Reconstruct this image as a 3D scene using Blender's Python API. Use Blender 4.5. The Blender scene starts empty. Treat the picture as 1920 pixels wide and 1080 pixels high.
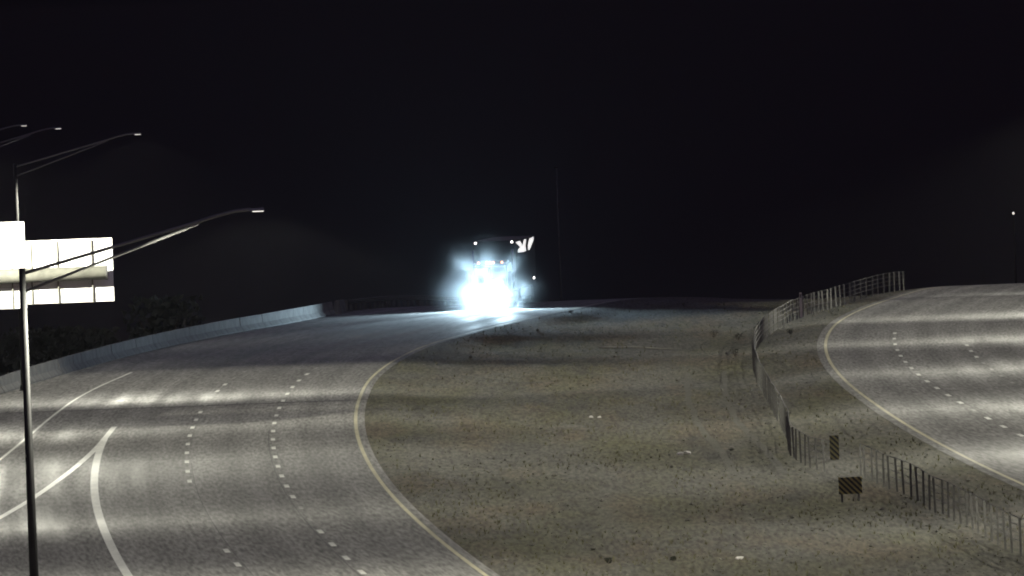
import bpy, bmesh, math, random
from mathutils import Vector, Matrix, noise
random.seed(7)
S = bpy.context.scene
COL = S.collection

# ------------------------------------------------------------------ camera
CAM_H = 17.0
cam_d = bpy.data.cameras.new('camera'); cam = bpy.data.objects.new('camera', cam_d); COL.objects.link(cam)
cam_d.sensor_width = 36.0; cam_d.lens = 450.0; cam_d.clip_start = 1.0; cam_d.clip_end = 20000.0
cam.location = (0, 0, CAM_H)
PITCH, ROLL = math.atan(0.02), math.radians(2.2)
cam.rotation_euler = (Matrix.Rotation(math.pi/2 - PITCH, 3, 'X') @ Matrix.Rotation(-ROLL, 3, 'Z')).to_euler()
S.camera = cam

# ------------------------------------------------------------------ night sky, moonlight, exposure
W = bpy.data.worlds.new('World'); S.world = W; W.use_nodes = True
nt = W.node_tree; nt.nodes.clear()
sky = nt.nodes.new('ShaderNodeTexSky'); sky.sky_type = 'NISHITA'; sky.sun_disc = False
sky.sun_elevation = math.radians(-2.0); sky.sun_rotation = math.radians(150)
bg = nt.nodes.new('ShaderNodeBackground'); bg.inputs['Strength'].default_value = 0.42
wo = nt.nodes.new('ShaderNodeOutputWorld')
tint = nt.nodes.new('ShaderNodeMix'); tint.data_type = 'RGBA'; tint.blend_type = 'MULTIPLY'; tint.inputs[0].default_value = 1.
tint.inputs[7].default_value = (1.1, .9, 1.5, 1)
nt.links.new(sky.outputs[0], tint.inputs[6]); nt.links.new(tint.outputs[2], bg.inputs[0]); nt.links.new(bg.outputs[0], wo.inputs[0])
sun_d = bpy.data.lights.new('moonlight', 'SUN'); sun_d.energy = 0.012; sun_d.angle = math.radians(0.5); sun_d.color = (1, .96, .88)
sun = bpy.data.objects.new('moonlight', sun_d); COL.objects.link(sun)
sun.rotation_euler = (math.radians(48), 0, math.radians(150))
S.view_settings.view_transform = 'Standard'; S.view_settings.look = 'None'
S.view_settings.exposure = 0.0; S.view_settings.gamma = 1.0; S.view_settings.use_curve_mapping = False
S.render.engine = 'CYCLES'
S.cycles.use_denoising = True
S.cycles.pixel_filter_type = 'BLACKMAN_HARRIS'; S.cycles.filter_width = 1.9
S.cycles.max_bounces = 3; S.cycles.diffuse_bounces = 1; S.cycles.glossy_bounces = 2; S.cycles.volume_bounces = 0
S.cycles.sample_clamp_direct = 40.0; S.cycles.sample_clamp_indirect = 1.0
S.cycles.use_adaptive_sampling = True; S.cycles.adaptive_threshold = .06; S.cycles.adaptive_min_samples = 24

LAMP_W = 4700.0          # street luminaires
HEAD_W = 52000.0         # truck headlamp beams (radiant, point-equivalent)
HAZE = 1.8e-5
GLARE = (.62, 1.0, .03)      # glare density at the lamps, in the rays, all round

# ------------------------------------------------------------------ materials
def mat(name, col, rough=.8, metal=0., spec=.3, var=.0, scale=3., emit=None, es=0., stretch=None, bump=0., col2=None, detail=6.):
    m = bpy.data.materials.new(name); m.use_nodes = True
    n = m.node_tree.nodes; l = m.node_tree.links; b = n['Principled BSDF']
    b.inputs['Base Color'].default_value = (*col, 1); b.inputs['Roughness'].default_value = rough
    b.inputs['Metallic'].default_value = metal; b.inputs['Specular IOR Level'].default_value = spec
    if emit:
        b.inputs['Emission Color'].default_value = (*emit, 1); b.inputs['Emission Strength'].default_value = es
    if var or bump:
        tc = n.new('ShaderNodeTexCoord'); mp = n.new('ShaderNodeMapping')
        if stretch: mp.inputs['Scale'].default_value = stretch
        l.new(tc.outputs['Object'], mp.inputs['Vector'])
        t = n.new('ShaderNodeTexNoise'); t.inputs['Scale'].default_value = scale; t.inputs['Detail'].default_value = detail
        t.inputs['Roughness'].default_value = .65
        l.new(mp.outputs[0], t.inputs['Vector'])
        r = n.new('ShaderNodeValToRGB')
        r.color_ramp.elements[0].position = .3; r.color_ramp.elements[1].position = .7
        c2 = col2 or tuple(c*(1+var) for c in col)
        r.color_ramp.elements[0].color = (*[c*(1-var) for c in col], 1); r.color_ramp.elements[1].color = (*c2, 1)
        l.new(t.outputs['Fac'], r.inputs['Fac']); l.new(r.outputs[0], b.inputs['Base Color'])
        if bump:
            bp = n.new('ShaderNodeBump'); bp.inputs['Strength'].default_value = bump; bp.inputs['Distance'].default_value = .1
            l.new(t.outputs['Fac'], bp.inputs['Height']); l.new(bp.outputs[0], b.inputs['Normal'])
    return m

def pavement(name, base, worn):
    """grey pavement: fine aggregate, long wear streaks along the lanes, broad blotches"""
    m = bpy.data.materials.new(name); m.use_nodes = True
    n = m.node_tree.nodes; l = m.node_tree.links; b = n['Principled BSDF']
    tc = n.new('ShaderNodeTexCoord')
    def tex(sc, scale, det):
        mp = n.new('ShaderNodeMapping'); mp.inputs['Scale'].default_value = sc
        l.new(tc.outputs['UV'], mp.inputs[0])
        t = n.new('ShaderNodeTexNoise'); t.inputs['Scale'].default_value = scale; t.inputs['Detail'].default_value = det
        l.new(mp.outputs[0], t.inputs['Vector']); return t.outputs['Fac']
    fine = tex((1, .045, 1), 7.5, 4); blot = tex((1, .09, 1), .16, 3); streak = tex((1, .02, 1), .9, 2)
    def mix(fac, a, c, blend='MIX'):
        x = n.new('ShaderNodeMix'); x.data_type = 'RGBA'; x.blend_type = blend
        l.new(fac, x.inputs[0]) if not isinstance(fac, float) else setattr(x.inputs[0], 'default_value', fac)
        for i, v in ((6, a), (7, c)):
            if isinstance(v, tuple): x.inputs[i].default_value = (*v, 1)
            else: l.new(v, x.inputs[i])
        return x.outputs[2]
    def ramp(f, lo, hi, a=0., c=1.):
        r = n.new('ShaderNodeMapRange'); r.inputs[1].default_value = lo; r.inputs[2].default_value = hi
        r.inputs[3].default_value = a; r.inputs[4].default_value = c; l.new(f, r.inputs[0]); return r.outputs[0]
    c = mix(ramp(streak, .38, .66), base, worn)
    c = mix(ramp(blot, .35, .68), c, tuple(x*.84 for x in base))
    g = ramp(fine, .28, .72, .42, 1.58)
    cc = n.new('ShaderNodeCombineColor'); [l.new(g, cc.inputs[i]) for i in range(3)]
    c = mix(1.0, c, cc.outputs[0], 'MULTIPLY')
    # polished wheel paths and the darker oil strip between them
    sx = n.new('ShaderNodeSeparateXYZ'); l.new(tc.outputs['UV'], sx.inputs[0])
    def mth(op, a, b_):
        x = n.new('ShaderNodeMath'); x.operation = op
        for k, v in ((0, a), (1, b_)):
            if isinstance(v, (int, float)): x.inputs[k].default_value = v
            else: l.new(v, x.inputs[k])
        return x.outputs[0]
    wv = mth('COSINE', mth('MULTIPLY', mth('ADD', sx.outputs[0], mth('MULTIPLY', blot, .5)), 2*math.pi/1.81), 0)
    oil = mth('COSINE', mth('MULTIPLY', mth('ADD', sx.outputs[0], 1.81), 2*math.pi/3.62), 0)
    k2 = mth('ADD', mth('SUBTRACT', 1., mth('MULTIPLY', wv, .07)), mth('MULTIPLY', mth('MAXIMUM', oil, 0.), -.09))
    c3 = n.new('ShaderNodeCombineColor'); [l.new(k2, c3.inputs[i]) for i in range(3)]
    c = mix(1.0, c, c3.outputs[0], 'MULTIPLY')
    l.new(c, b.inputs['Base Color'])
    l.new(ramp(streak, .35, .7, .88, .62), b.inputs['Roughness'])
    b.inputs['Specular IOR Level'].default_value = .26
    bp = n.new('ShaderNodeBump'); bp.inputs['Strength'].default_value = .25; bp.inputs['Distance'].default_value = .03
    l.new(fine, bp.inputs['Height']); l.new(bp.outputs[0], b.inputs['Normal'])
    return m

def dirt_mat():
    """gravelly desert soil: grey ground, olive weedy patches, browner bare patches, fine speckle"""
    m = bpy.data.materials.new('desert_gravel'); m.use_nodes = True
    n = m.node_tree.nodes; l = m.node_tree.links; b = n['Principled BSDF']; tc = n.new('ShaderNodeTexCoord')
    def tex(sc, scale, det, off):
        mp = n.new('ShaderNodeMapping'); mp.inputs['Scale'].default_value = sc; mp.inputs['Location'].default_value = off
        l.new(tc.outputs['Object'], mp.inputs[0])
        t = n.new('ShaderNodeTexNoise'); t.inputs['Scale'].default_value = scale; t.inputs['Detail'].default_value = det; t.inputs['Roughness'].default_value = .6
        l.new(mp.outputs[0], t.inputs['Vector']); return t.outputs['Fac']
    def ramp(f, lo, hi, a=0., c=1.):
        r = n.new('ShaderNodeMapRange'); r.inputs[1].default_value = lo; r.inputs[2].default_value = hi
        r.inputs[3].default_value = a; r.inputs[4].default_value = c; l.new(f, r.inputs[0]); return r.outputs[0]
    def mix(fac, a, c, blend='MIX'):
        x = n.new('ShaderNodeMix'); x.data_type = 'RGBA'; x.blend_type = blend
        if isinstance(fac, float): x.inputs[0].default_value = fac
        else: l.new(fac, x.inputs[0])
        for i, v in ((6, a), (7, c)):
            if isinstance(v, tuple): x.inputs[i].default_value = (*v, 1)
            else: l.new(v, x.inputs[i])
        return x.outputs[2]
    c = mix(ramp(tex((1, .1, 1), .22, 4, (0, 0, 0)), .42, .66), (.112, .107, .09), (.104, .1, .062))
    c = mix(ramp(tex((1, .1, 1), .3, 4, (40, 9, 0)), .5, .66), c, (.12, .102, .074))
    c = mix(ramp(tex((1, .08, 1), .5, 3, (7, 70, 0)), .55, .72), c, (.072, .07, .06))
    g = ramp(tex((1, .06, 1), 6.5, 5, (0, 0, 5)), .28, .72, .42, 1.55)
    cc = n.new('ShaderNodeCombineColor'); [l.new(g, cc.inputs[i]) for i in range(3)]
    l.new(mix(1.0, c, cc.outputs[0], 'MULTIPLY'), b.inputs['Base Color'])
    b.inputs['Roughness'].default_value = .95; b.inputs['Specular IOR Level'].default_value = .1
    bp = n.new('ShaderNodeBump'); bp.inputs['Strength'].default_value = .15; bp.inputs['Distance'].default_value = .05
    l.new(g, bp.inputs['Height']); l.new(bp.outputs[0], b.inputs['Normal'])
    return m

M = {
 'road': pavement('pavement_grey', (.19, .185, .172), (.235, .23, .21)),
 'dirt': dirt_mat(),
 'track': mat('pressed_soil', (.118, .113, .094), .95, spec=.1, var=.3, scale=2.),
 'rock': mat('gravel_stone', (.15, .145, .12), .9, spec=.2, var=.5, scale=.9),
 'pale_rock': mat('pale_stone', (.62, .6, .55), .8),
 'tuft': mat('dry_weed', (.13, .125, .065), .9, spec=.1, var=.4, scale=.4),
 'shrub': mat('shrub_leaf', (.016, .018, .011), .85, spec=.2, var=.4, scale=2.),
 'bark': mat('shrub_stem', (.07, .055, .04), .9, var=.3, scale=8.),
 'white_paint': mat('white_road_paint', (.66, .66, .6), .6, var=.22, scale=1.4, stretch=(1, .15, 1)),
 'worn_paint': mat('worn_white_paint', (.27, .265, .24), .7, var=.3, scale=1.4, stretch=(1, .15, 1)),
 'yellow_paint': mat('yellow_road_paint', (.46, .43, .29), .6, var=.25, scale=1.4, stretch=(1, .15, 1)),
 'joint': mat('joint_tar', (.045, .045, .045), .7, var=.4, scale=1.),
 'concrete': mat('barrier_concrete', (.125, .124, .12), .85, var=.45, scale=.8, bump=.2),
 'channel': mat('channel_concrete', (.2, .19, .15), .9, var=.35, scale=.6),
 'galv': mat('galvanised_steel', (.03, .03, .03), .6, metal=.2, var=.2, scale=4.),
 'dark_post': mat('dark_steel', (.1, .098, .09), .7, metal=.2, var=.3, scale=4.),
 'post_lit': mat('lit_galvanised_post', (.17, .17, .16), .7, metal=.2, var=.3, scale=4.),  # paler copy of the post steel, lamp light put into its colour
 'cable': mat('steel_cable', (.11, .11, .105), .6, metal=.4),
 'alu': mat('bare_aluminium', (.9, .91, .9), .55, spec=.5, var=.03, scale=.8),
 'rib_alu': mat('rib_aluminium', (.5, .51, .5), .6),
 'pipe': mat('monotube_steel', (.2, .2, .17), .7, var=.3, scale=1.5),
 'housing': mat('luminaire_housing', (.3, .3, .3), .5, metal=.3),
 'lens': mat('luminaire_lens', (.8, .8, .8), .3, emit=(1., .96, .86), es=1.),
 'lens_dim': mat('far_lamp_lens', (.8, .8, .8), .3, emit=(1., .93, .82), es=1.),
 'om_y': mat('marker_yellow', (.12, .105, .045), .6, var=.2, scale=5.),
 'om_w': mat('faded_marker_yellow', (.3, .26, .1), .7, var=.3, scale=6.),
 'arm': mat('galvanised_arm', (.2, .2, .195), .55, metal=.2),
 'om_k': mat('marker_black', (.012, .012, .012), .7),
 'cab': mat('cab_paint', (.035, .04, .06), .3, spec=.5),
 'chrome': mat('chrome', (.75, .78, .8), .15, metal=1.),
 'glass': mat('windshield_glass', (.01, .012, .015), .08, spec=.5),
 'rubber': mat('tyre_rubber', (.02, .02, .02), .85),
 'trailer': mat('trailer_skin', (.012, .012, .017), .5, var=.15, scale=1.),
 'letter_glow': mat('glowing_lettering', (.88, .88, .86), .6, emit=(1., .98, .95), es=1.),  # emission added so the unlit white marks look brightly lit
 'head': mat('headlamp_lens', (1, 1, 1), .2, emit=(.86, .95, 1.), es=60.),
 'bumper_fill': mat('bumper_fill_lens', (1, 1, 1), .2, emit=(.75, .95, 1.), es=14.),
 'amber': mat('amber_marker_lens', (1, .6, .3), .3, emit=(1., .42, .22), es=2.6),
 'marker': mat('clear_marker_lens', (1, .9, .85), .3, emit=(1., .9, .86), es=7.),
}

# ------------------------------------------------------------------ mesh helpers
class MB:
    def __init__(s): s.v = []; s.f = []
    def box(s, x0, x1, y0, y1, z0, z1):
        k = len(s.v)
        s.v += [(x, y, z) for z in (z0, z1) for y in (y0, y1) for x in (x0, x1)]
        s.f += [tuple(k+i for i in q) for q in ((0,2,3,1),(4,5,7,6),(0,1,5,4),(2,6,7,3),(0,4,6,2),(1,3,7,5))]
        return s
    def hexa(s, p):           # 8 points, ordered as box
        k = len(s.v); s.v += [tuple(q) for q in p]
        s.f += [tuple(k+i for i in q) for q in ((0,2,3,1),(4,5,7,6),(0,1,5,4),(2,6,7,3),(0,4,6,2),(1,3,7,5))]
        return s
    def tube(s, pts, rad, n=8, cap=True):
        pts = [Vector(p) for p in pts]; k = len(s.v)
        if not isinstance(rad, (list, tuple)): rad = [rad]*len(pts)
        for i, p in enumerate(pts):
            t = (pts[min(i+1, len(pts)-1)] - pts[max(i-1, 0)]).normalized()
            u = t.cross(Vector((0, 0, 1)))
            if u.length < 1e-3: u = t.cross(Vector((0, 1, 0)))
            u.normalize(); w = u.cross(t)
            for j in range(n):
                a = 2*math.pi*j/n
                s.v.append(tuple(p + (u*math.cos(a) + w*math.sin(a))*rad[i]))
        for i in range(len(pts)-1):
            for j in range(n):
                a, b = k+i*n+j, k+i*n+(j+1) % n
                s.f.append((a, b, b+n, a+n))
        if cap:
            s.f.append(tuple(k+j for j in range(n))[::-1]); s.f.append(tuple(k+(len(pts)-1)*n+j for j in range(n)))
        return s
    def prism(s, prof, y0, y1):      # closed profile of (x, z) along y
        k = len(s.v); n = len(prof)
        s.v += [(x, y0, z) for x, z in prof] + [(x, y1, z) for x, z in prof]
        s.f += [(k+i, k+(i+1) % n, k+n+(i+1) % n, k+n+i) for i in range(n)]
        s.f += [tuple(k+i for i in range(n))[::-1], tuple(k+n+i for i in range(n))]
        return s
    def prism_x(s, prof, x0, x1):    # closed profile of (y, z) along x
        k = len(s.v); n = len(prof)
        s.v += [(x0, y, z) for y, z in prof] + [(x1, y, z) for y, z in prof]
        s.f += [(k+i, k+(i+1) % n, k+n+(i+1) % n, k+n+i) for i in range(n)]
        s.f += [tuple(k+i for i in range(n))[::-1], tuple(k+n+i for i in range(n))]
        return s
    def mesh(s, name, m, smooth=False, bevel=0.):
        me = bpy.data.meshes.new(name); me.from_pydata(s.v, [], s.f)
        bm = bmesh.new(); bm.from_mesh(me)
        bmesh.ops.recalc_face_normals(bm, faces=bm.faces)
        if bevel: bmesh.ops.bevel(bm, geom=bm.edges[:], offset=bevel, segments=2, affect='EDGES', clamp_overlap=True)
        bm.to_mesh(me); bm.free()
        me.materials.append(M[m])
        if smooth:
            for p in me.polygons: p.use_smooth = True
        return me
    def build(s, name, m, parent=None, smooth=False, bevel=0.):
        return obj(name, s.mesh(name, m, smooth, bevel), parent)

def obj(name, me, parent=None, loc=(0, 0, 0), rz=0.):
    o = bpy.data.objects.new(name, me); COL.objects.link(o); o.location = loc; o.rotation_euler = (0, 0, rz)
    if parent: o.parent = parent
    return o
def tag(o, label, cat, group=None):
    o['label'] = label; o['category'] = cat
    if group: o['group'] = group
    return o
def thing(name, label, cat, loc=(0, 0, 0), rz=0., group=None):
    return tag(obj(name, None, None, loc, rz), label, cat, group)
def struct(o): o['kind'] = 'structure'; return o
def stuff(o, label=None):
    o['kind'] = 'stuff'
    if label: o['label'] = label
    return o

def curve(pts):
    """X as a smooth function of Y through the survey points"""
    ys = [p[0] for p in pts]; xs = [p[1] for p in pts]; n = len(pts)
    d = [(xs[i+1]-xs[i])/(ys[i+1]-ys[i]) for i in range(n-1)]
    m = [d[0]] + [(d[i-1]*(ys[i+1]-ys[i]) + d[i]*(ys[i]-ys[i-1]))/(ys[i+1]-ys[i-1]) for i in range(1, n-1)] + [d[-1]]
    def fn(y):
        if y <= ys[0]: return xs[0] + m[0]*(y-ys[0])
        if y >= ys[-1]: return xs[-1] + m[-1]*(y-ys[-1])
        i = 0
        while y > ys[i+1]: i += 1
        h = ys[i+1]-ys[i]; t = (y-ys[i])/h
        return ((2*t**3-3*t*t+1)*xs[i] + (t**3-2*t*t+t)*h*m[i] + (-2*t**3+3*t*t)*xs[i+1] + (t**3-t*t)*h*m[i+1])
    return fn

# ------------------------------------------------------------------ road alignment (metres; Y away from the camera mast)
YL = curve([(300,5.5),(350,2.1),(402.5,-1.25),(442.7,-3.36),(478.8,-4.92),(516.8,-6.15),(557.6,-7.02),(600,-7.38),(644,-7.1),(677,-6.1),(700,-4.9),(725,-2.7),(754,.5),(787,4.7),(840,12.5),(1000,36)])
YR = curve([(300,27),(380,21.8),(460.9,18.12),(509.6,16.7),(562.7,15.8),(610,15.5),(648,15.83),(682.7,16.67),(717.7,18.2),(747,20.3),(771.5,22.7),(800,26),(840,31.5),(1000,55)])
BAR = curve([(250,-31),(450,-30.5),(560,-28.4),(641,-25.5),(661,-24.4),(681,-23.1),(710,-20.9),(746,-17.0),(768,-13.9),(790,-10.9),(835,-4.5),(900,6),(1000,22)])
GA = curve([(380,-22.5),(430,-20.3),(466,-18.95),(480,-18.55),(499,-18.2),(520,-17.95),(543,-17.85),(572,-17.98)])
RC = curve([(380,-24.5),(450,-22.4),(531,-21.6),(555,-21.55),(600,-21.5),(619,-21.37),(640,-20.95),(665,-20.1)])

def crest(y):
    d = y-790.
    if d <= 0: return 0.
    return -d*d/2500. if d < 45 else -.81 - .036*(d-45)
def sm(a, b, t): t = max(0., min(1., (t-a)/(b-a))); return t*t*(3-2*t)
def gz(x, y):
    z = crest(y)
    xb = BAR(y)-.7 if y < 1000 else BAR(1000)-.7
    if x < xb: z -= min(9., (xb-x)*.55) + .15*noise.noise((x*.2, y*.1, 0))
    if y < 1000:
        a, b = YL(y)+.5, YR(y)-.55
        if a < x < b:
            e = sm(0, 3, x-a)*sm(0, 3, b-x)
            z += e*(-.12) + e*(-.30*math.sin(math.pi*(x-a)/(b-a)) + .14*noise.noise((x*.13, y*.035, 3.)) + .07*noise.noise((x*.4, y*.11, 9.)))
        c = YR(y)+14.5
        if x > c: z += sm(0, 4, x-c)*(-.3 + .2*noise.noise((x*.1, y*.05, 5.)))
    return z

# ------------------------------------------------------------------ ground sheet to the horizon
def axis(lo, hi, step, far):
    a = []; v = lo
    while v <= hi+1e-6: a.append(v); v += step
    st = step; v = hi
    while v < far: st *= 1.35; v += st; a.append(v)
    st = step; v = lo; b = []
    while v > -far*.6: st *= 1.35; v -= st; b.append(v)
    return b[::-1] + a
gx = axis(-60, 60, 1., 6000); gy = [v for v in axis(340, 860, 2., 7000) if v > -60]
gv = [(x, y, gz(x, y) - .004) for y in gy for x in gx]
nx = len(gx)
gf = [(j*nx+i, j*nx+i+1, (j+1)*nx+i+1, (j+1)*nx+i) for j in range(len(gy)-1) for i in range(nx-1)]
me = bpy.data.meshes.new('ground'); me.from_pydata(gv, [], gf); me.materials.append(M['dirt'])
for p in me.polygons: p.use_smooth = True
ground = struct(obj('ground', me))

def strip(fl, fr, y0, y1, dz, cols=1, step=2., ref=None):
    b = MB(); ys = []; y = y0; b.uv = []
    while y < y1: ys.append(y); y += step
    ys.append(y1)
    for y in ys:
        a, c = fl(y), fr(y)
        for i in range(cols+1): b.v.append((a+(c-a)*i/cols, y, crest(y)+dz)); b.uv.append((a+(c-a)*i/cols-(ref(y) if ref else 0), y))
    w = cols+1
    for j in range(len(ys)-1):
        for i in range(cols): b.f.append((j*w+i, j*w+i+1, (j+1)*w+i+1, (j+1)*w+i))
    return b
road_l = struct(strip(lambda y: BAR(y)-.5, lambda y: YL(y)+.4, 250, 980, .008, 6).build('left_carriageway', 'road'))
road_r = struct(strip(lambda y: YR(y)-.45, lambda y: YR(y)+14., 250, 980, .008, 4).build('right_carriageway', 'road'))
for o_, rf in ((road_l, YL), (road_r, YR)):      # map: metres from the median edge line, metres along the road
    uv = o_.data.uv_layers.new(name='lane')
    for lp in o_.data.loops:
        c_ = o_.data.vertices[lp.vertex_index].co; uv.data[lp.index].uv = (c_.x-rf(c_.y), c_.y)
road_l['label'] = 'grey carriageway with exit ramp, oncoming lanes'; road_r['label'] = 'grey carriageway curving right beyond the median'

def line(name, fn, w, y0, y1, m, parent, dz=.013):
    return strip(lambda y: fn(y)-w/2, lambda y: fn(y)+w/2, y0, y1, dz).build(name, m, parent)
line('edge_line', YL, .15, 260, 940, 'yellow_paint', road_l)['label'] = 'yellow median edge line'
line('edge_line', YR, .15, 260, 940, 'yellow_paint', road_r)['label'] = 'yellow median edge line'
line('edge_line', lambda y: YR(y)+11.1, .15, 260, 940, 'white_paint', road_r)
line('gore_line', lambda y: YL(y)-10.95, .3, 260, 556, 'white_paint', road_l)
line('gore_line', lambda y: GA(y)-.05, .26, 260, 573, 'white_paint', road_l, .018)
line('edge_line', RC, .14, 260, 668, 'white_paint', road_l)
# lane dashes: 3 m of paint every 12.2 m, each one a piece
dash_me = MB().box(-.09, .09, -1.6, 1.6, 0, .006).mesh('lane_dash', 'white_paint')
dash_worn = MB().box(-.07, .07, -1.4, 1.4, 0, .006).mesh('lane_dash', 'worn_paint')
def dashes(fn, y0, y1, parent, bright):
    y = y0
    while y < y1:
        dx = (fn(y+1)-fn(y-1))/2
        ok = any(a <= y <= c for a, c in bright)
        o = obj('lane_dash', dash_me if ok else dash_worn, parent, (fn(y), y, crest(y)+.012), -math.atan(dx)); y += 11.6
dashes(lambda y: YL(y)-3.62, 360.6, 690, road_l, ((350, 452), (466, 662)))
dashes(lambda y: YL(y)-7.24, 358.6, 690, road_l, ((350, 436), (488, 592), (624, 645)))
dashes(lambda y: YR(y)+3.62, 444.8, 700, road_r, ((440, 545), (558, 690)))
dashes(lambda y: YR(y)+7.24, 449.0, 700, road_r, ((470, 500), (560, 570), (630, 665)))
b = MB(); n = 30
for i in range(n+1):
    x = BAR(600)+.2 + (YL(600)+.2-BAR(600))*i/n
    for s in (-.45, .45): b.v.append((x, 601+s-.02*(x+16), .012))
for i in range(n): b.f.append((2*i, 2*i+1, 2*i+3, 2*i+2))
b.build('expansion_joint', 'joint', road_l)
line('pavement_seam', lambda y: YL(y)-3.8, .03, 340, 560, 'joint', road_l, .0125)
line('pavement_seam', lambda y: YL(y)-7.05, .022, 340, 520, 'joint', road_l, .0125)
line('pavement_seam', lambda y: YR(y)+3.8, .022, 430, 620, 'joint', road_r, .0125)

# ------------------------------------------------------------------ street lights
def lamp_light(parent, loc, power, cone=160, tint=(1., .975, .82)):
    """full cut-off street luminaire: intensity rises towards the cut-off angle, as real road optics do"""
    d = bpy.data.lights.new('luminaire_light', 'SPOT'); d.energy = power; d.color = tint
    d.spot_size = math.radians(cone); d.spot_blend = .25; d.shadow_soft_size = .18
    d.use_nodes = True; n = d.node_tree.nodes; l = d.node_tree.links
    em = next(x for x in n if x.type == 'EMISSION')
    g = n.new('ShaderNodeNewGeometry'); sp = n.new('ShaderNodeSeparateXYZ'); l.new(g.outputs['Incoming'], sp.inputs[0])
    ab = n.new('ShaderNodeMath'); ab.operation = 'ABSOLUTE'; l.new(sp.outputs[2], ab.inputs[0])
    mx = n.new('ShaderNodeMath'); mx.operation = 'MAXIMUM'; l.new(ab.outputs[0], mx.inputs[0]); mx.inputs[1].default_value = .05
    pw = n.new('ShaderNodeMath'); pw.operation = 'POWER'; l.new(mx.outputs[0], pw.inputs[0]); pw.inputs[1].default_value = -2.9
    mn = n.new('ShaderNodeMath'); mn.operation = 'MINIMUM'; l.new(pw.outputs[0], mn.inputs[0]); mn.inputs[1].default_value = 15.
    l.new(mn.outputs[0], em.inputs['Strength'])
    o = bpy.data.objects.new('luminaire_light', d); COL.objects.link(o); o.parent = parent; o.location = loc
    return o

ARM = 6.1
def arm_pts(z0, z1, r):
    return r
def make_pole_meshes():
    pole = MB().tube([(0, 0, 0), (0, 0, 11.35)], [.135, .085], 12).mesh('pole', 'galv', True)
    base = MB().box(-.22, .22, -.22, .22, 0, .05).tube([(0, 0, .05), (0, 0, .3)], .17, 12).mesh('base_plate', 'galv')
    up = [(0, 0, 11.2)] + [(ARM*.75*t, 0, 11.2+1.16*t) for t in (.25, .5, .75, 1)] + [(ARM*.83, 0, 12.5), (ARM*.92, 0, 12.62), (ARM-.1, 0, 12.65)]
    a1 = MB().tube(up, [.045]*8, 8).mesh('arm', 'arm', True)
    lo = [(0, 0, 10.72)] + [(ARM*.76*t, 0, 10.72+1.6*t) for t in (.33, .66, 1)]
    a2 = MB().tube(lo, .036, 8).mesh('arm_brace', 'arm', True)
    hs = MB().hexa([(-.32,-.13,.0),(.34,-.16,.0),(-.32,.13,.0),(.34,.16,.0),(-.3,-.07,.09),(.3,-.1,.12),(-.3,.07,.09),(.3,.1,.12)]).mesh('luminaire', 'housing', False, .015)
    ln = MB().hexa([(-.16,-.12,-.035),(.3,-.13,-.035),(-.16,.12,-.035),(.3,.13,-.035),(-.18,-.13,-.002),(.32,-.14,-.002),(-.18,.13,-.002),(.32,.14,-.002)]).mesh('lens', 'lens', False, .01)
    return pole, base, a1, a2, hs, ln
PM = make_pole_meshes()
def street_light(x, y, label, power, rz=0., cone=160):
    z = gz(x, y)
    t = thing('street_light', label, 'street light', (x, y, min(z, 0)), rz, 'galvanised street lights along the carriageways')
    dz = -min(z, 0)
    if dz > .3:
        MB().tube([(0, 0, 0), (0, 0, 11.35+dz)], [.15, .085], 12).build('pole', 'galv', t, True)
        obj('base_plate', PM[1], t)
    else:
        dz = 0 if dz < .05 else dz
        obj('pole', PM[0], t, (0, 0, dz)); obj('base_plate', PM[1], t)
    obj('arm', PM[2], t, (0, 0, dz)); obj('arm_brace', PM[3], t, (0, 0, dz))
    h = obj('luminaire', PM[4], t, (ARM+.05, 0, dz+12.6)); h.scale = (.62, .7, .7); obj('lens', PM[5], h)
    lamp_light(t, (ARM+.15, 0, dz+12.5), power, cone)
    return t
street_light(-12.72, 333, 'nearest tall street light whose long arm crosses in front of the white sign', LAMP_W)
street_light(-24.6, 640, 'street light behind the sign, its arm rising above the upper sign panel', LAMP_W*.9, 0, 146)
street_light(-31.0, 710, 'street light with its mast left of the frame, middle of the three far lamp heads', LAMP_W*.07)
street_light(-34.4, 750, 'farthest street light, topmost and leftmost lamp head at the picture edge', LAMP_W*.07)
# rest of the row, unseen; some lamps added to brighten road and sign back
ORD = ('first', 'second', 'third', 'fourth', 'fifth', 'sixth', 'seventh', 'eighth')
for i, (y, x, k) in enumerate(((378, -24., 1.), (430, -26., .4), (484, -27.5, .5), (549, -29.4, .85), (592, -30., .5))):
    street_light(x, y, f'unseen street light beside the ramp left of the view, {ORD[i]} from the camera', LAMP_W*k, 0, 172 if y == 549 else 152)
for i, (y, k, cn) in enumerate(((400, 1., 160), (460, .85, 160), (522, .8, 160), (582, .62, 158), (640, .6, 158), (694, .72, 152), (744, .85, 146), (792, .5, 126))):
    xl = max(YR(y)+9.6, 1075*y/24000.)
    street_light(xl+ARM, y, f'unseen street light right of the right carriageway, {ORD[i]} from the camera', LAMP_W*k, math.pi, cn)

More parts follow.
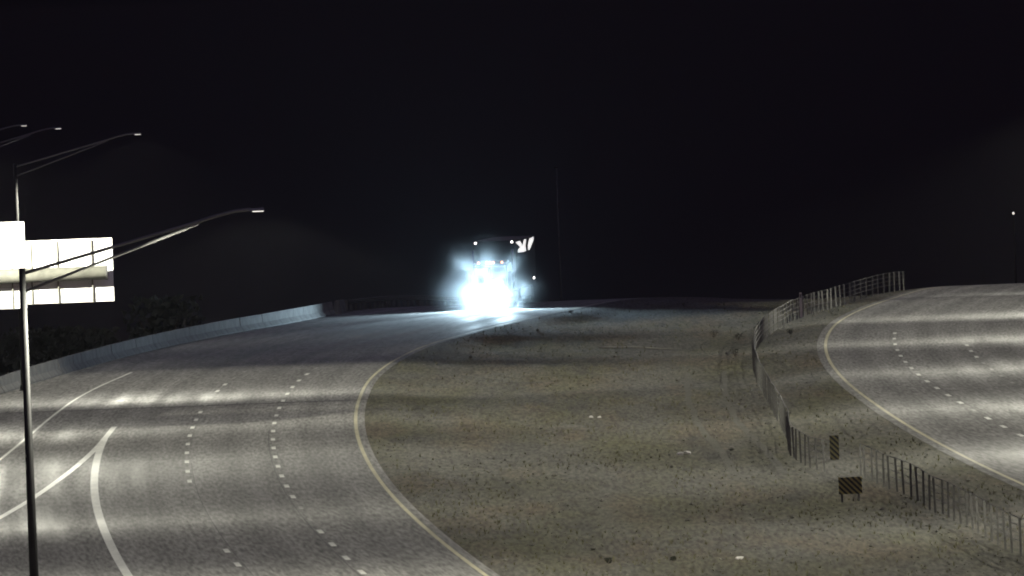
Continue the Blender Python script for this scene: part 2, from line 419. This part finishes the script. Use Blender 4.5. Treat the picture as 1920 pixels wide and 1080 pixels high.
# ------------------------------------------------------------------ overhead sign on a monotube, seen from behind
sg = thing('overhead_sign', 'brightly lit back of an overhead sign on a steel monotube', 'road sign', (-29.2, 560, 0))
ox = 29.2
MB().tube([(0, 0, 0), (0, 0, 5.6), (.12, 0, 6.4), (.5, 0, 6.95), (1.2, 0, 7.16), (ox-17.72, 0, 7.16)], [.36, .34, .34, .33, .33, .3], 20).build('monotube', 'pipe', sg, True)
MB().tube([(ox-17.72, 0, 7.16), (ox-17.66, 0, 7.16)], [.33, .33], 20).build('end_cap', 'joint', sg)
MB().box(-.55, .55, -.55, .55, 0, .12).build('base_plate', 'galv', sg)
def panel(x0, x1, z0, z1, ribs, brackets):
    p = MB().box(x0+ox, x1+ox, .62, .65, z0, z1).build('sign_panel', 'alu', sg)
    z = z0+.12
    rb = MB().box(x0+ox+.02, x1+ox-.02, .59, .618, -.008, .008).mesh('rib', 'rib_alu' if ribs else 'alu')
    while z < z1-.05:
        obj('rib', rb, p, (0, 0, z)); z += .165 if ribs else .61
    for bx in brackets:
        MB().box(bx+ox-.03, bx+ox+.03, .40, .56, z0-.03, z1-.03).build('bracket', 'pipe', sg)
panel(-27.0, -21.25, 5.72, 9.52, True, (-25.6, -23.7, -21.85))
panel(-21.22, -17.43, 5.89, 8.66, False, (-21.0, -19.85, -18.35))

# ------------------------------------------------------------------ concrete barrier on the outside of the ramp
prof = [(-.31, 0), (.31, 0), (.31, .08), (.14, .33), (.085, .81), (-.085, .81), (-.14, .33), (-.31, .08)]
seg_me = MB().prism(prof, -1.98, 1.98).mesh('barrier_segment', 'concrete')
cb = thing('concrete_barrier', 'long pale concrete safety barrier along the outer edge of the ramp', 'barrier', (0, 0, 0))
y = 470.
while y < 786:
    dx = (BAR(y+2)-BAR(y-2))/4
    obj('barrier_segment', seg_me, cb, (BAR(y)+random.uniform(-.02, .02), y, .008), -math.atan(dx)); y += 4.*math.cos(math.atan(dx))+.01
bt = thing('barrier_terminal', 'short block end of the barrier past a gap, left of the truck', 'barrier', (BAR(791.5), 791.5, crest(791.5)), -.13)
MB().hexa([(-.3,-1.1,0),(.3,-1.1,0),(-.3,1.1,0),(.3,1.1,0),(-.14,-1.1,.84),(.14,-1.1,.84),(-.14,1.1,.84),(.14,1.1,.84)]).build('end_block', 'concrete', bt, False, .03)
MB().box(-.06, .06, -1.7, -1.58, 0, .8).build('post', 'dark_post', bt)
# steel guardrail continuing over the crest
gr = thing('guardrail', 'thin steel guardrail along the crest left of the truck', 'guardrail')
pts = []
b = MB(); wprof = [(-.02, .45), (.06, .5), (.06, .56), (-.01, .6), (.06, .64), (.06, .7), (-.02, .75), (-.03, .75), (-.03, .45)]
ys = [795+2*i for i in range(24)]; k = len(wprof)
for yy in ys: b.v += [(BAR(yy)+px, yy, crest(yy)+pz) for px, pz in wprof]
for i in range(len(ys)-1):
    for j in range(k): b.f.append((i*k+j, i*k+(j+1) % k, (i+1)*k+(j+1) % k, (i+1)*k+j))
b.build('rail', 'dark_post', gr)
gp = MB().box(-.2, -.04, -.07, .07, -.1, .76).mesh('post', 'dark_post')
for i in range(24): obj('post', gp, gr, (BAR(795+2*i), 795+2*i, crest(795+2*i)))

# ------------------------------------------------------------------ cable barriers in the median
F1 = curve([(486,12.1),(489,11.7),(499,11.1),(537,11.25),(571.6,11.4),(606.4,11.55),(655.6,12.25),(682.5,13.0),(719.8,14.9),(740.8,16.6),(777.8,20.6),(796.5,23.3),(840,29)])
F2 = curve([(380,16.9),(405.3,16.0),(416.5,15.55),(440,14.75),(456,14.15),(470.7,13.4),(486,12.75)])
post_me = MB().box(-.036, .036, -.06, .06, -.12, 1.22).mesh('post', 'dark_post')  # near posts seen against the light, their shade put into the darker steel
post_g = MB().box(-.04, .04, -.06, .06, -.12, 1.22).mesh('post', 'post_lit')
def cable_barrier(label, fn, y0, y1, step):
    t = thing('cable_barrier', label, 'barrier', group='cable barriers in the median')
    ys = []; y = y0
    while y <= y1: ys.append(y); y += step
    for y in ys:
        x = fn(y)+random.uniform(-.04, .04)
        o = obj('post', post_g if y > 690 else post_me, t, (x, y, gz(x, y)), -math.atan((fn(y+1)-fn(y-1))/2))
        o.rotation_euler.x = random.uniform(-.03, .03); o.rotation_euler.y = random.uniform(-.035, .035)
    for hz in (.45, .7, .95, 1.2):
        MB().tube([(fn(y)+.06, y, gz(fn(y), y)+hz) for y in ys], .016, 4).build('cable', 'cable', t)
    return t
cable_barrier('far cable barrier with pale posts curving away along the right carriageway', F1, 489, 809, 3.)
cable_barrier('near cable barrier with dark posts running off the lower right corner', F2, 384, 484, 3.)
# taller pale post that stands out of the far barrier
tp = thing('delineator_post', 'single brighter post in the far cable barrier', 'post', (F1(742)-.05, 740.2, gz(F1(740), 740)))
MB().box(-.07, .07, -.02, .02, -.1, 1.5).build('blade', 'pale_rock', tp); MB().box(-.05, .05, -.03, -.022, 1.2, 1.42).build('reflector', 'post_lit', tp)

def striped(name, label, x, y, w, h, z0, rz, lean, nst, wood=False):
    t = thing(name, label, 'object marker', (x, y, gz(x, y)), rz)
    for px in ((0,) if w < .5 else (-w*.36, w*.36)): MB().box(px-.035, px+.035, .03, .1, -.1, z0+h).build('post', 'dark_post', t)
    p = MB().box(-w/2, w/2, -.01, .01, z0, z0+h).build('panel', 'om_y' if w < .5 else 'om_w', t)
    # diagonal black bands, each clipped to the panel
    sp = (h+w)/nst
    for i in range(nst):
        c0 = z0 - w + sp*i + sp*.1; c1 = c0 + sp*.5
        poly = []
        def clip(c):
            return [(u, c + (w/2-u)*1.0) for u in (-w/2, w/2)]
        a, b_ = clip(c0), clip(c1)
        q = [a[0], a[1], b_[1], b_[0]]
        def cutz(q, lim, keep_lt):
            out = []
            for i2 in range(len(q)):
                p0, p1 = q[i2], q[(i2+1) % len(q)]
                i0 = (p0[1] <= lim) == keep_lt or p0[1] == lim; i1 = (p1[1] <= lim) == keep_lt or p1[1] == lim
                if i0: out.append(p0)
                if i0 != i1:
                    tt = (lim-p0[1])/(p1[1]-p0[1]); out.append((p0[0]+tt*(p1[0]-p0[0]), lim))
            return out
        q = cutz(q, z0+h, True)
        if len(q) > 2: q = cutz(q, z0, False)
        if len(q) < 3: continue
        MB().prism(q, -.022, -.0115).build('stripe', 'om_k', p)
    return t
striped('object_marker', 'narrow dark striped marker board at the end of the far barrier', 12.36, 500.5, .36, .95, .02, .1, 0, 6)
striped('object_marker', 'wide yellow and black striped board between the two cable barriers', 11.88, 460, .85, .6, .28, .15, 0, 7)

# ------------------------------------------------------------------ oncoming semi truck
tk = thing('semi_truck', 'oncoming semi truck with glaring headlights and row of roof marker lights', 'truck', (-1.5, 786., 0), -.085)
def wheel(x, y, w=.3, r=.52):
    g = obj('wheel', None, tk, (x, y, r-.01))
    MB().tube([(-w/2, 0, 0), (-w/2+.05, 0, 0), (w/2-.05, 0, 0), (w/2, 0, 0)], [r-.05, r, r, r-.05], 20).build('tyre', 'rubber', g, True)
    MB().tube([(-w/2-.012, 0, 0), (w/2+.012, 0, 0)], r*.55, 14).build('rim', 'chrome', g)
# tractor
MB().prism_x([(0, .28), (.12, .22), (.34, .24), (.34, .68), (.05, .68), (0, .6)], -1.2, 1.2).build('bumper', 'chrome', tk, False, .03)
MB().hexa([(-.78,.12,.62),(.78,.12,.62),(-.95,2.0,.7),(.95,2.0,.7),(-.66,.32,1.62),(.66,.32,1.62),(-.86,2.0,1.85),(.86,2.0,1.85)]).build('hood', 'cab', tk, False, .1)
for s in (-1, 1):
    MB().hexa([(s*.80-.0,.22,.62),(s*1.2,.3,.62),(s*.80,1.55,.62),(s*1.2,1.55,.62),(s*.76,.34,1.18),(s*1.12,.45,1.12),(s*.80,1.5,1.3),(s*1.14,1.45,1.22)]).build('fender', 'cab', tk, False, .06)
gl = MB().box(-.5, .5, .02, .13, .72, 1.56).build('grille', 'om_k', tk)
br = MB().box(-.47, .47, -.006, .018, 0, .03).mesh('bar', 'chrome')
for i in range(9): obj('bar', br, gl, (0, 0, .77+i*.085))
MB().box(-.53, .53, .005, .12, 1.565, 1.63).build('grille_surround', 'chrome', tk, False, .015)
MB().hexa([(-1.1,2.0,.55),(1.1,2.0,.55),(-1.15,4.3,.55),(1.15,4.3,.55),(-1.0,2.55,2.72),(1.0,2.55,2.72),(-1.15,4.3,2.95),(1.15,4.3,2.95)]).build('cab', 'cab', tk, False, .12)
for s in (-1, 1):
    MB().hexa([(s*.05,2.175,1.9),(s*.98,2.24,1.9),(s*.05,2.215,1.9),(s*.98,2.28,1.9),(s*.05,2.36,2.55),(s*.9,2.40,2.52),(s*.05,2.40,2.55),(s*.9,2.44,2.52)]).build('windshield', 'glass', tk)
    m_ = MB().box(s*1.42-.1, s*1.42+.1, 2.1, 2.25, 1.6, 2.3).build('mirror', 'cab', tk, False, .03)
    MB().tube([(s*1.1, 2.3, 2.2), (s*1.42, 2.18, 2.25)], .02, 6).build('bracket', 'chrome', m_)
    MB().tube([(s*1.2, 4.5, .6), (s*1.2, 4.5, 3.4), (s*1.22, 4.62, 3.55)], .075, 10).build('exhaust_stack', 'chrome', tk, True)
    MB().tube([(s*1.0, 2.8, .62), (s*1.0, 4.2, .62)], .3, 14).build('fuel_tank', 'chrome', tk, True)
    h = MB().box(s*.93-.24, s*.93+.24, .12, .32, .88, 1.2).build('headlight', 'chrome', tk, False, .03)
    for dx in (-.115, .115):
        MB().tube([(s*.93+dx, .105, 1.04), (s*.93+dx, .16, 1.04)], [.1, .105], 14).build('lens', 'head', h, True)
    fg = MB().box(s*.9-.2, s*.9+.2, -.03, .06, .38, .55).build('bumper_fill_light', 'om_k', tk, False, .02)  # glowing bumper lamp added to fill out the headlight glare
    MB().box(s*.9-.17, s*.9+.17, -.045, -.031, .41, .52).build('lens', 'bumper_fill', fg)
    MB().tube([(s*1.12, .5, 1.12), (s*1.12, .5, 1.2)], .05, 8).build('turn_signal', 'amber', tk)
    wheel(s*1.02, 1.05)
    for yy in (5.6, 6.9): wheel(s*.95, yy, .56)
MB().hexa([(-1.0,2.3,2.68),(1.0,2.3,2.68),(-1.05,2.9,2.74),(1.05,2.9,2.74),(-1.0,2.35,2.76),(1.0,2.35,2.76),(-1.05,2.9,2.84),(1.05,2.9,2.84)]).build('sun_visor', 'cab', tk, False, .02)
for i, x in enumerate((-.72, -.2, 0, .2, .72)):
    MB().hexa([(x-.075,2.42,2.78),(x+.075,2.42,2.78),(x-.075,2.62,2.78),(x+.075,2.62,2.78),(x-.05,2.46,2.92),(x+.05,2.46,2.92),(x-.05,2.58,2.92),(x+.05,2.58,2.92)]).build('marker_light', 'amber', tk, False, .02)
MB().box(-.45, .45, 4.3, 8.2, .75, 1.05).build('chassis', 'om_k', tk)
# trailer
tr = MB().box(-1.3, 1.3, 5.6, 20.6, 1.1, 4.12).build('trailer', 'trailer', tk, False, .03)
for s in (-1, 1):
    MB().box(s*1.13-.055, s*1.13+.055, 5.53, 5.6, 3.97, 4.07).build('marker_light', 'marker', tr)
    for yy in (17.6, 18.9): wheel(s*.95, yy, .56)
    MB().box(s*1.31-.03, s*1.31+.03, 8, 16, .5, 1.05).build('side_skirt', 'trailer', tr)
MB().tube([(1.3, 18.6, 1.5), (1.37, 18.6, 1.5)], .06, 8).build('side_marker', 'marker', tr)
# big white lettering high on the visible trailer side, its glow added
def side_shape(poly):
    MB().prism_x(poly, 1.302, 1.315).build('lettering', 'letter_glow', tr)
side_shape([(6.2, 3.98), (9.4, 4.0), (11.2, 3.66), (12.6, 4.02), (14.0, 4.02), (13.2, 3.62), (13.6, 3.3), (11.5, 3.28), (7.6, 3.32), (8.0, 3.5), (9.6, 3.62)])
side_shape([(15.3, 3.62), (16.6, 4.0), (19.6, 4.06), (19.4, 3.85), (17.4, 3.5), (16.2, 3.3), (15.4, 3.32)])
for s in (-1, 1):
    for nm, size, blend, tilt, pw in (('headlight_beam', 20, .6, 2.8, HEAD_W), ('headlight_spill', 150, 1., 14., HEAD_W*.45)):
        d = bpy.data.lights.new(nm, 'SPOT'); d.energy = pw; d.color = (.6, .84, 1.)
        d.spot_size = math.radians(size); d.spot_blend = blend; d.shadow_soft_size = .1
        o = bpy.data.objects.new(nm, d); COL.objects.link(o); o.parent = tk; o.location = (s*.93, .04, 1.04)
        o.rotation_euler = (math.radians(-90-tilt), 0, math.radians(2*s))

# slender pole and far-off lamp beyond the crest
sp_ = thing('slender_pole', 'slender unlit pole rising into the dark right of the truck', 'pole', (3.2, 838, crest(838)))
MB().tube([(0, 0, -.2), (0, 0, 8.9)], [.07, .045], 8).build('pole', 'dark_post', sp_, True)
MB().box(-.14, .14, -.05, .05, 8.9, 9.0).build('cap', 'galv', sp_)
fl = thing('distant_lamp', 'tiny far-off lamp glowing at the right edge of the dark sky', 'lamp', (47.24, 1200, gz(47.24, 1200)))
hh = -1.9 - gz(47.24, 1200)
MB().tube([(0, 0, 0), (0, 0, hh)], [.12, .08], 8).build('pole', 'rubber', fl); MB().tube([(0, 0, hh), (.0, -.05, hh+.04), (0, -.05, hh+.22)], [.06, .11, .07], 8).build('lens', 'lens_dim', fl, True)

# ------------------------------------------------------------------ median details
def stones(name, spots, m, label, group):
    for i, (x, y, r) in enumerate(spots):
        bm = bmesh.new(); bmesh.ops.create_icosphere(bm, subdivisions=2, radius=r)
        for v in bm.verts:
            v.co *= 1 + .5*noise.noise(v.co*3/r*.4 + Vector((i*7.1, 0, 0))); v.co.z *= .6
        me = bpy.data.meshes.new(name); bm.to_mesh(me); bm.free(); me.materials.append(M[m])
        tag(obj(name, me, None, (x, y, gz(x, y)+r*.3)), label[i], 'stone', group)
stones('pale_stone', [(3.33, 573.3, .1), (3.7, 573.0, .08), (6.56, 518.4, .14), (6.86, 519.4, .14), (7.04, 415.7, .12)], 'pale_rock',
       ['farther pale stone, left one of the pair nearest the road bend', 'pale stone just right of the farthest pale stone', 'left one of two pale stones lying together mid median', 'right one of two pale stones lying together mid median', 'lone pale stone near the bottom of the median'], 'pale stones on the median')
for nm, x0, x1, y0, y1, w, lab in (('drain_channel', 4.6, 9.0, 702, 689, 2.6, 'pale concrete drain strip across the far median'),):
    b = MB(); n = 12
    for i in range(n+1):
        x = x0+(x1-x0)*i/n; y = y0+(y1-y0)*i/n
        for s, h in ((-.5, 0.02), (-.2, .06), (.2, .06), (.5, .02)):
            ww = w*(1-.4*abs(i/n-.5)); b.v.append((x, y+s*ww, gz(x, y+s*ww)+h))
    for i in range(n):
        for j in range(3): b.f.append((i*4+j, i*4+j+1, i*4+5+j, i*4+4+j))
    tag(b.build(nm, 'channel'), lab, 'drain')

for off, lab in ((0., None), (1.75, None)):
    tr_ = curve([(488, 10.2-off), (520, 10.0-off), (560, 9.6-off), (600, 9.8-off), (650, 10.6-off)])
    b = MB(); yy = 490.
    while yy < 640:
        w_ = .16+.05*noise.noise((yy*.2, off, 0)); x_ = tr_(yy)+.12*noise.noise((yy*.06, off, 4))
        b.v += [(x_-w_, yy, gz(x_-w_, yy)+.006), (x_+w_, yy, gz(x_+w_, yy)+.006)]; yy += 1.5
    b.f = [(2*i, 2*i+1, 2*i+3, 2*i+2) for i in range(len(b.v)//2-1)]
    b.build('tyre_track', 'track', ground)

def rand_median(y0=385, y1=800):
    while True:
        # even cover along the depth of the view
        y = 1./random.uniform(1./y1, 1./y0)
        a, c = YL(y)+.5, YR(y)-.55
        x = random.uniform(a, c)
        if abs(x) < y*.0415: return x, y
b = MB(); OCT = [(1,0,0),(-1,0,0),(0,1,0),(0,-1,0),(0,0,1),(0,0,-.6)]; OF = [(0,2,4),(2,1,4),(1,3,4),(3,0,4),(2,0,5),(1,2,5),(3,1,5),(0,3,5)]
for i in range(9000):
    x, y = rand_median(); r = min(.3, .024*math.exp(random.gauss(0, .55))); z = gz(x, y); k = len(b.v); a = random.uniform(0, 6.28)
    ca, sa = math.cos(a), math.sin(a); sx, sy, sz = (random.uniform(.7, 1.3) for _ in range(3))
    b.v += [(x+r*(ca*p[0]*sx-sa*p[1]*sy), y+r*(sa*p[0]*sx+ca*p[1]*sy), z+r*.35+r*.7*p[2]*sz) for p in OCT]
    b.f += [tuple(k+q for q in f_) for f_ in OF]
me = bpy.data.meshes.new('gravel'); me.from_pydata(b.v, [], b.f); me.materials.append(M['rock'])
stuff(obj('gravel', me), 'loose gravel scattered over the median')
b = MB()
for i in range(5000):
    x, y = rand_median()
    if noise.noise((x*.16, y*.035, 2.)) + random.uniform(-.35, .35) < .05: continue
    z = gz(x, y); hh = random.uniform(.05, .2)
    for q in range(6):
        a = random.uniform(0, 6.28); l_ = random.uniform(.03, .14); k = len(b.v)
        dx, dy = math.cos(a), math.sin(a)
        b.v += [(x-dy*.012, y+dx*.012, z-.01), (x+dy*.012, y-dx*.012, z-.01), (x+dx*l_, y+dy*l_, z+hh*random.uniform(.6, 1.1))]
        b.f.append((k, k+1, k+2))
me = bpy.data.meshes.new('dry_weeds'); me.from_pydata(b.v, [], b.f); me.materials.append(M['tuft'])
stuff(obj('dry_weeds', me), 'sparse dry weeds over the median')

def shrub(x, y, r, h, label, group, seed):
    rnd = random.Random(seed); z = gz(x, y)
    t = thing('desert_shrub', label, 'shrub', (x, y, z), 0, group)
    st = MB()
    for i in range(6):
        a = i*1.05+rnd.random(); st.tube([(0, 0, -.05), (r*.35*math.cos(a), r*.35*math.sin(a), h*.4), (r*.7*math.cos(a), r*.7*math.sin(a), h*.75)], [.03*h, .02*h, .008*h], 5)
    st.build('stems', 'bark', t)
    lf = MB()
    for i in range(int(260*min(3, max(.5, r)))):
        u = rnd.gauss(0, .5); v = rnd.gauss(0, .5); w = rnd.random()**.7
        if u*u+v*v > 1.1*(1-(w-.5)**2): continue
        cx, cy, cz = u*r, v*r, h*(.12+.9*w); q = Vector((rnd.gauss(0,1), rnd.gauss(0,1), rnd.gauss(0,1))).normalized()
        e = q.orthogonal().normalized(); k = len(lf.v); s_ = rnd.uniform(.03, .07)*max(.5, h)
        c_ = Vector((cx, cy, cz)); lf.v += [tuple(c_+e*s_), tuple(c_-e*s_*.5+q*s_), tuple(c_-e*s_*.5-q*s_)]; lf.f.append((k, k+1, k+2))
    me = bpy.data.meshes.new('foliage'); me.from_pydata(lf.v, [], lf.f); me.materials.append(M['shrub']); obj('foliage', me, t)
for i, (x, y, r, h, lab) in enumerate([(2.77, 413.4, .16, .18, 'small dark weed clump at the bottom of the median, nearer the yellow line'), (4.9, 415.6, .13, .15, 'small dark weed clump at the bottom of the median, right of its twin'),
      (11.1, 710, .35, .4, 'dark low shrub just left of the far cable barrier'), (12.3, 702, .28, .35, 'dark low shrub touching the far cable barrier'), (11.4, 662, .25, .35, 'small dark shrub at the bend of the far cable barrier'), (17.6, 700, .2, .3, 'small shrub between far barrier and yellow line')]):
    shrub(x-.3*(i == 5)-2.2*(i == 5), y, r, h, lab, 'low shrubs on the median', i)
for i in range(9):
    y = 660+i*14+random.uniform(-4, 4); x = BAR(y)-random.uniform(5.5, 9)
    shrub(x, y, random.uniform(1.6, 2.8), random.uniform(4., 5.4), ['dark bush behind the barrier, ' + w for w in ('leftmost', 'second from left', 'third from left', 'fourth from left', 'middle one', 'fourth from right', 'third from right', 'second from right', 'rightmost')][i], 'dark bushes behind the ramp barrier', 50+i)

# ------------------------------------------------------------------ thin night haze, and an added volume shaped as headlight glare
def haze_mat(name, dens, g, col):
    m = bpy.data.materials.new(name); m.use_nodes = True; n = m.node_tree.nodes; n.clear()
    v = n.new('ShaderNodeVolumePrincipled'); v.inputs['Color'].default_value = (*col, 1); v.inputs['Density'].default_value = dens
    v.inputs['Anisotropy'].default_value = g
    o_ = n.new('ShaderNodeOutputMaterial'); m.node_tree.links.new(v.outputs[0], o_.inputs['Volume'])
    M[name] = m
haze_mat('night_haze', HAZE, .65, (.9, .93, 1))
stuff(MB().box(-6500, 6500, -200, 7500, -330, 40).build('haze', 'night_haze'), 'thin night haze')
def glare_cloud(cx, cy, cz, heads):
    """added volume shaped as headlight glare: densest at the lamps, thinning in radial rays"""
    m = bpy.data.materials.new('headlight_glare'); m.use_nodes = True; n = m.node_tree.nodes; l = m.node_tree.links; n.clear()
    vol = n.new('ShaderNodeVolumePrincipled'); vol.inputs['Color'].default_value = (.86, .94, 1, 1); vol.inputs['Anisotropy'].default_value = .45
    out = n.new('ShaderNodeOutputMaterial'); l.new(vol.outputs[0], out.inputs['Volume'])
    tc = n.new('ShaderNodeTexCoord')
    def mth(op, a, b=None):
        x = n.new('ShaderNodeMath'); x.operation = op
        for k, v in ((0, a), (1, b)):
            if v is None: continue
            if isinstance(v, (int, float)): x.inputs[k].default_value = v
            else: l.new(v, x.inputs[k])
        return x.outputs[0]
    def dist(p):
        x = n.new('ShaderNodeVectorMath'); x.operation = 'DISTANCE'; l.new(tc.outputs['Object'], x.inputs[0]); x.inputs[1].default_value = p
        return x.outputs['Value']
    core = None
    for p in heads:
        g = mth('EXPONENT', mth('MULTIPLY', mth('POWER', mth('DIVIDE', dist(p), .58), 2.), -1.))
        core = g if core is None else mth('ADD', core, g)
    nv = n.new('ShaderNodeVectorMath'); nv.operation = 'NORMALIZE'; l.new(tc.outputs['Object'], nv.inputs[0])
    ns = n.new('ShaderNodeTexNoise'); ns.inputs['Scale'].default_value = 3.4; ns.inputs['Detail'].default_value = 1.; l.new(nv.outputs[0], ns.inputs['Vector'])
    flare_ray = mth('MULTIPLY', mth('POWER', mth('MULTIPLY', ns.outputs['Fac'], 1.75), 6.), .5)
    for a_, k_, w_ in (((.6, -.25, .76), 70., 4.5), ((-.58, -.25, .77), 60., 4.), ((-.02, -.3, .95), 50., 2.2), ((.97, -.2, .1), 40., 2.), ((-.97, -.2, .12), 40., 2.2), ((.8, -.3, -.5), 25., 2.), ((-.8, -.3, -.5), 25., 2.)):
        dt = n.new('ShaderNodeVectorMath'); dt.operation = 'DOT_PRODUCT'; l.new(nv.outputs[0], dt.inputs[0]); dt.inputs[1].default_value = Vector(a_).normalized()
        flare_ray = mth('ADD', flare_ray, mth('MULTIPLY', mth('EXPONENT', mth('MULTIPLY', mth('SUBTRACT', dt.outputs['Value'], 1.), k_)), w_))
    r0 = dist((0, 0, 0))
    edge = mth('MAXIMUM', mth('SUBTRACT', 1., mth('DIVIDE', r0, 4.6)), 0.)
    halo = mth('MULTIPLY', mth('MULTIPLY', mth('EXPONENT', mth('MULTIPLY', r0, -1.35)), flare_ray), mth('POWER', edge, 1.5))
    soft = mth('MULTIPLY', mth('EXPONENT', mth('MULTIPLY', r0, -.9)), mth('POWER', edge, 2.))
    d = mth('ADD', mth('ADD', mth('MULTIPLY', core, GLARE[0]), mth('MULTIPLY', halo, GLARE[1])), mth('MULTIPLY', soft, GLARE[2]))
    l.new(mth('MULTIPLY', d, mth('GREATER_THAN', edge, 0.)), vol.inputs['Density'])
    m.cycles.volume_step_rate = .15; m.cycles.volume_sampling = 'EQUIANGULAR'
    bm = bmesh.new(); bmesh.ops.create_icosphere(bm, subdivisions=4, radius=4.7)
    me = bpy.data.meshes.new('headlight_glare'); bm.to_mesh(me); bm.free(); me.materials.append(m)
    stuff(obj('headlight_glare', me, None, (cx, cy, cz)), 'glare round the truck headlights, shaped as a glowing volume')
glare_cloud(tk.location.x, 784.8, .85, ((-.93, .5, .12), (.93, .5, .12), (-.75, -1.2, -.6), (.75, -1.2, -.6)))
